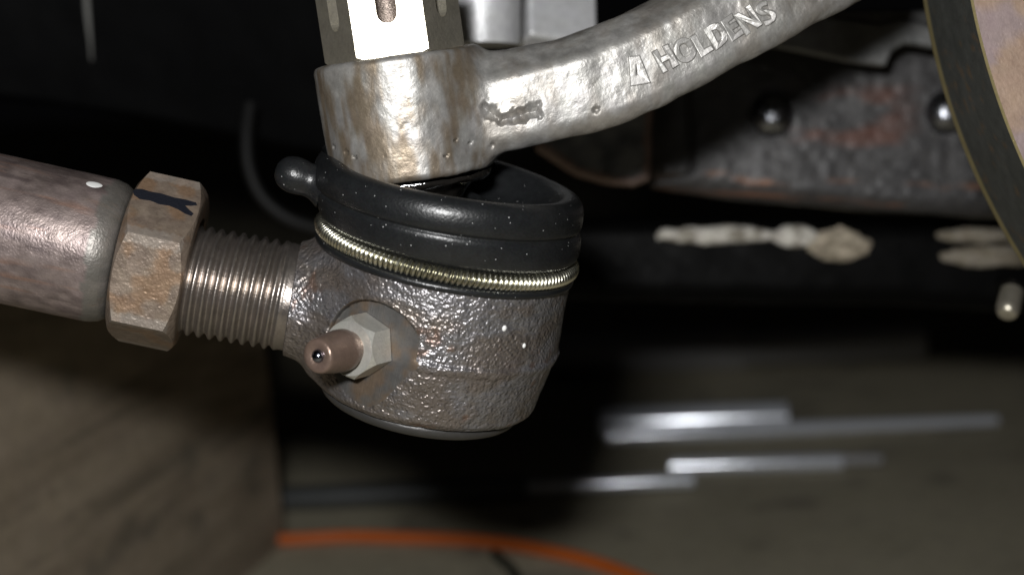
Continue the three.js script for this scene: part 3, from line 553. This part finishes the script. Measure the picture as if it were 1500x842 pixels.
{
  const br = thing('bracket_plate', 'dark bracket plate with a rusty lower edge between crossmember and eye', 'bracket', frame(spot(17.0, 36.9, 326), [1, 0, 0], [0, 1, 0]));
  const o = poly2([[-12.1, -8.3], [-3.8, -13.6], [1.5, -15.2], [8.3, -16.1], [11.8, -14.6], [12.4, 1.5], [10.6, 15.2], [-13.6, 15.2]]);
  part(br, 'plate', sculpt((x, y, z) => { let d = slab(o(x, y), z + 3, 3, 1.4); if (Math.abs(d) < 1) d += 0.5 * (fbm(x / 4, y / 4, z / 4, 2) - 0.5); return d; }, [-16, -19, -8], [15, 18, 2], 0.5, (x, y, z) => { const e = o(x, y) > -1.5 - 0.8 * noise3(x / 2, y / 2, 3); let c = mix3([0.05, 0.058, 0.068], [0.22, 0.22, 0.225], fbm(x / 3, y / 3, z / 3, 3)); return e ? mix3(c, [0.26, 0.15, 0.11], 0.6) : c; }), mats.beam);
}
{ // silver caliper bracket seen above the arm
  const cb = thing('caliper_bracket', 'silver metal bracket standing behind the castle nut', 'bracket', frame(spot(-3.6, 55, 300), [1, 0.0, -0.04], [0, 1, 0.0]));
  const boss = new THREE.CylinderGeometry(7.6, 7.6, 17.5, 60, 1).rotateX(0.07).translate(-2.4, 0, 0); boss.deleteAttribute('normal'); part(cb, 'boss', mm(toCreasedNormals(uvBox(boss), 0.6)), mats.silver);
  const pl = sculpt((x, y, z) => Math.max(Math.hypot(Math.max(Math.abs(x) - 7.4 + 1, 0), Math.max(Math.abs(y) - 8 + 1, 0), Math.max(Math.abs(z) - 4 + 1, 0)) - 1, 3.2 - Math.hypot(x - 1.2, (y - 3.9) * 1.3)), [-9, -10, -6], [9, 10, 6], 0.3);
  const m = part(cb, 'side_plate', pl, mats.silver, 'dull grey plate with a hole'); m.position.set(0.0127, 0.0, -0.012); m.rotation.y = 0.35; m.rotation.x = -0.25;
}

// ------------------------------------------------------------------ dark things further back
{
  const p = thing('inner_panel', 'black painted inner panel above the tie rod with dust flecks', 'panel', frame(spot(-95.3, 59.1, 400), [1, 0, 0], [0, 1, 0.28]));
  const o = poly2([[-60.7, 40], [62.4, 40], [70, -29.5], [34.7, -23.6], [0, -17], [-34.7, -11.6], [-60.7, -7.8]]);
  part(p, 'sheet', sculpt((x, y, z) => { let d = slab(o(x, y), z + 3 - 0.0016 * x * x, 3, 2.2); return d + (Math.abs(d) < 2 ? 0.5 * (fbm(x / 12, y / 12, 1, 2) - 0.5) : 0); }, [-64, -33, -9], [74, 43, 10], 0.9), mats.paintedPanel);
  const drip = tube([V(-11.6, 18, 1.2), V(-11.5, 8, 1.3), V(-11.2, 2, 1.2), V(-11.3, -1.2, 1.0)], 0.75, 40, 10);
  const P = drip.attributes.position; for (let i = 0; i < P.count; i++) { const k = 0.25 + 0.75 * sstep(-0.0015, 0.012, P.getY(i)); P.setX(i, -0.0114 + (P.getX(i) + 0.0114) * k); }
  part(p, 'sealant_drip', drip, mats.sealant, 'thin pale run of sealant');
  const h = thing('rubber_hose', 'dark curved rubber hose hanging below the black panel', 'hose', frame(spot(-64, 29, 385), [1, 0, 0], [0, 1, 0]));
  part(h, 'hose_wall', tube([V(-0.5, 16, -2), V(-1, 8, 0), V(-0.2, 0, 1), V(3, -7, 1), V(9, -12, 0), V(18, -15, -3)], 1.7, 60, 16), mats.hose);
}
{
  const c = thing('control_arm', 'black painted lower control arm below the riveted crossmember', 'control arm', frame(spot(73.5, 6.4, 374), [1, 0, 0], [0, 1, 0]));
  const o = poly2([[-75, 10.5], [80, 9.1], [80, -14], [20, -10.5], [-75, -9]]);
  part(c, 'pressing', sculpt((x, y, z) => { let d = slab(o(x, y), z + 12, 12, 5); return d + (Math.abs(d) < 2 ? 0.6 * (fbm(x / 8, y / 8, z / 8, 2) - 0.5) : 0); }, [-78, -20, -27], [83, 14, 3], 1.0), mats.blackSteel);
  const spots = [[-27.5, 4.6, 15.5, 2.4, 'long pale streak of dried mud on the black control arm'], [-6.8, 4.2, 6.2, 3.0, 'small pale lump of dried mud beside the long streak'], [4.6, 2.2, 8.0, 4.2, 'broad tan lump of dried mud on the control arm'], [41, 4.6, 11, 2.2, 'thin tan flake of dried mud near the brake disc, above another'], [44, -0.8, 13, 3.0, 'wide tan flake of dried mud near the brake disc, below another']];
  spots.forEach(([x, y, a, b, label], i) => {
    const t = thing('mud_clump', label, 'mud', frame(spot(73.5 + x * 0.92, 8.2 + y * 0.92, 373), [1, i === 0 ? -0.05 : -0.02, 0], [0, 1, 0]), 'dried mud on the control arm');
    part(t, 'crust', sculpt((u, v, w) => { const k = Math.hypot(u / (a * 0.92), v / (b * 0.92), w / 2.2); let d = (k - 1) * 2.0; return d + 1.1 * (fbm(u / 3 + i * 9, v / 2.2, w / 3, 3) - 0.5); }, [-a - 2, -b - 2, -4], [a + 2, b + 2, 4], 0.4, (u, v, w) => mix3([0.2, 0.17, 0.12], i < 2 ? [0.8, 0.77, 0.7] : i < 3 ? [0.62, 0.54, 0.42] : [0.3, 0.27, 0.22], sstep(0.15, 0.7, fbm(u / 2, v / 1.2, w / 2 + i, 3)))), mats.mud);
  });
}
{
  const b = thing('bolt', 'small shiny bolt end poking out below the brake disc', 'bolt', frame(spot(95, -2.4, 300), [1, 0.2, 0.2], [-0.35, -0.75, 0.55]));
  part(b, 'shank', revolve(smoothProfile([[0, 4], [1.6, 3.7], [2.2, 2.6], [2.25, 1], [2.2, -2.2]], 24), 40), mats.plated);
  part(b, 'head', mm(toCreasedNormals(uvBox(new THREE.CylinderGeometry(3.6, 3.6, 3, 6).translate(0, -3.7, 0)), 0.5)), mats.blackSteel);
}
{ // timber block standing on the floor
  const a = [-80, 491], b = [-127, 352], len = Math.hypot(b[0] - a[0], b[1] - a[1]), turn = Math.atan2(b[1] - a[1], b[0] - a[0]);
  const g = thing('timber_block', 'weathered brown timber block standing on the concrete below the tie rod', 'timber block', worldFrame(a[0], 0, -a[1], turn));
  const L = len + 60, D = 70, Hh = 128;
  let q = new THREE.BoxGeometry(L, Hh, D, 150, 90, 6).translate(L / 2, Hh / 2, 0);
  const P = q.attributes.position; for (let i = 0; i < P.count; i++) { const x = P.getX(i), y = P.getY(i), z = P.getZ(i); P.setZ(i, z + 1.1 * (fbm(x / 40, y / 5, 3, 3) - 0.5)); P.setY(i, y * (98 + 0.33 * x) / Hh); }
  q.computeVertexNormals();
  q = uvBox(q, 40);
  paint(q, (x, y, z) => { const s = fbm(x / 70, (y + 0.05 * x) / 5, z / 40, 4), t = fbm(x / 20, y / 20, z / 20, 3); let c = mix3([0.16, 0.125, 0.085], [0.4, 0.33, 0.245], 0.65 * s + 0.35 * t); c = mix3(c, [0.1, 0.085, 0.06], 0.5 * sstep(0.58, 0.78, fbm(x / 90 + 5, y / 3.2, 9, 3))); return mix3(c, [0.05, 0.055, 0.045], 0.4 * sstep(0.62, 0.8, fbm(x / 18, y / 12, 31, 3))); });
  q.translate(0, 0, turn < -Math.PI / 2 ? D / 2 : -D / 2);
  part(g, 'timber', mm(q), mats.wood);
}

// ------------------------------------------------------------------ bright bars and tubes lying on the concrete
function bar(name, label, x, ahead, turn, lift, profile, material) {
  const t = thing(name, label, 'metal bar', worldFrame(x, lift, -ahead, turn), 'metal bars lying on the concrete');
  part(t, 'shaft', barAlongX(profile), material); return t;
}
bar('thick_bar', 'short thick polished tube lying behind the long thin rod', 30, 581, -0.12, 6.2, [[0, 0], [0, 5.5], [0.6, 6.1], [71.4, 6.1], [72, 5.5], [72, 4], [66, 4], [66, 0]], mats.chrome);
bar('thin_rod', 'long thin polished rod lying in front of the thick tube', 32, 573, -0.075, 3.1, [[0, 0], [0, 2.6], [0.5, 3], [60, 3], [146, 2.0], [147, 0]], mats.chrome);
const sx = bar('socket_bar', 'bright extension bar with a thinner end on the concrete', 52, 534, -0.12, 3, [[0, 0], [0, 2.5], [0.5, 2.9], [60, 2.9], [60.5, 2.4], [60.5, 0]], mats.chrome);
{ const q = part(sx, 'square_drive', mm(uvBox(new RoundedBoxGeometry(14, 3.2, 3.2, 2, 0.4))), mats.dullRod, 'thinner dull drive end'); q.position.set(0.0672, 0.0008, 0); }
const lt = bar('long_bar', 'long bar with a dark sleeve lying on the concrete near the orange hose', -100, 523, -0.06, 4.4, [[100, 0], [100, 2.6], [158, 2.5], [158.5, 2.1], [158.5, 0]], mats.chrome);
part(lt, 'sleeve', barAlongX([[0, 0], [0, 4], [0.4, 4.3], [100, 4.3], [101, 3.6], [101, 0]]), mats.sleeve, 'dark grey sleeve');
bar('far_pipe', 'thick dull pipe lying behind all the other bars', 5, 678, -0.11, 10, [[0, 0], [0, 9.2], [0.8, 9.8], [95, 9.8], [96, 8], [172, 8], [173, 7], [173, 0]], mats.dullRod);

// ------------------------------------------------------------------ hose and cable
{
  const h = thing('orange_hose', 'thin orange air hose snaking over the concrete behind the timber block', 'hose', worldFrame(0, 2.1, -484, -0.02));
  part(h, 'hose_wall', tube([V(-150, 0, -20), V(-110, 0, -6), V(-77, 0, -2.5), V(-59, 0, -2), V(-41, 0, 2), V(-24, 0, 6), V(-10, 0, 11), V(5, 0, 20), V(22, 0, 34), V(45, 0, 62)], 2.1, 110, 18), mats.orange);
  const c = thing('dark_cable', 'dark green cable running under the orange hose', 'cable', worldFrame(0, 1.2, -470));
  part(c, 'sheath', tube([V(-11, 0, 4), V(-8, 0, 12), V(-5, 0, 20), V(-4, 0, 34), V(-8, 0, 60)], 1.6, 60, 14), mats.darkCable);
}

renderer.render(scene, camera);
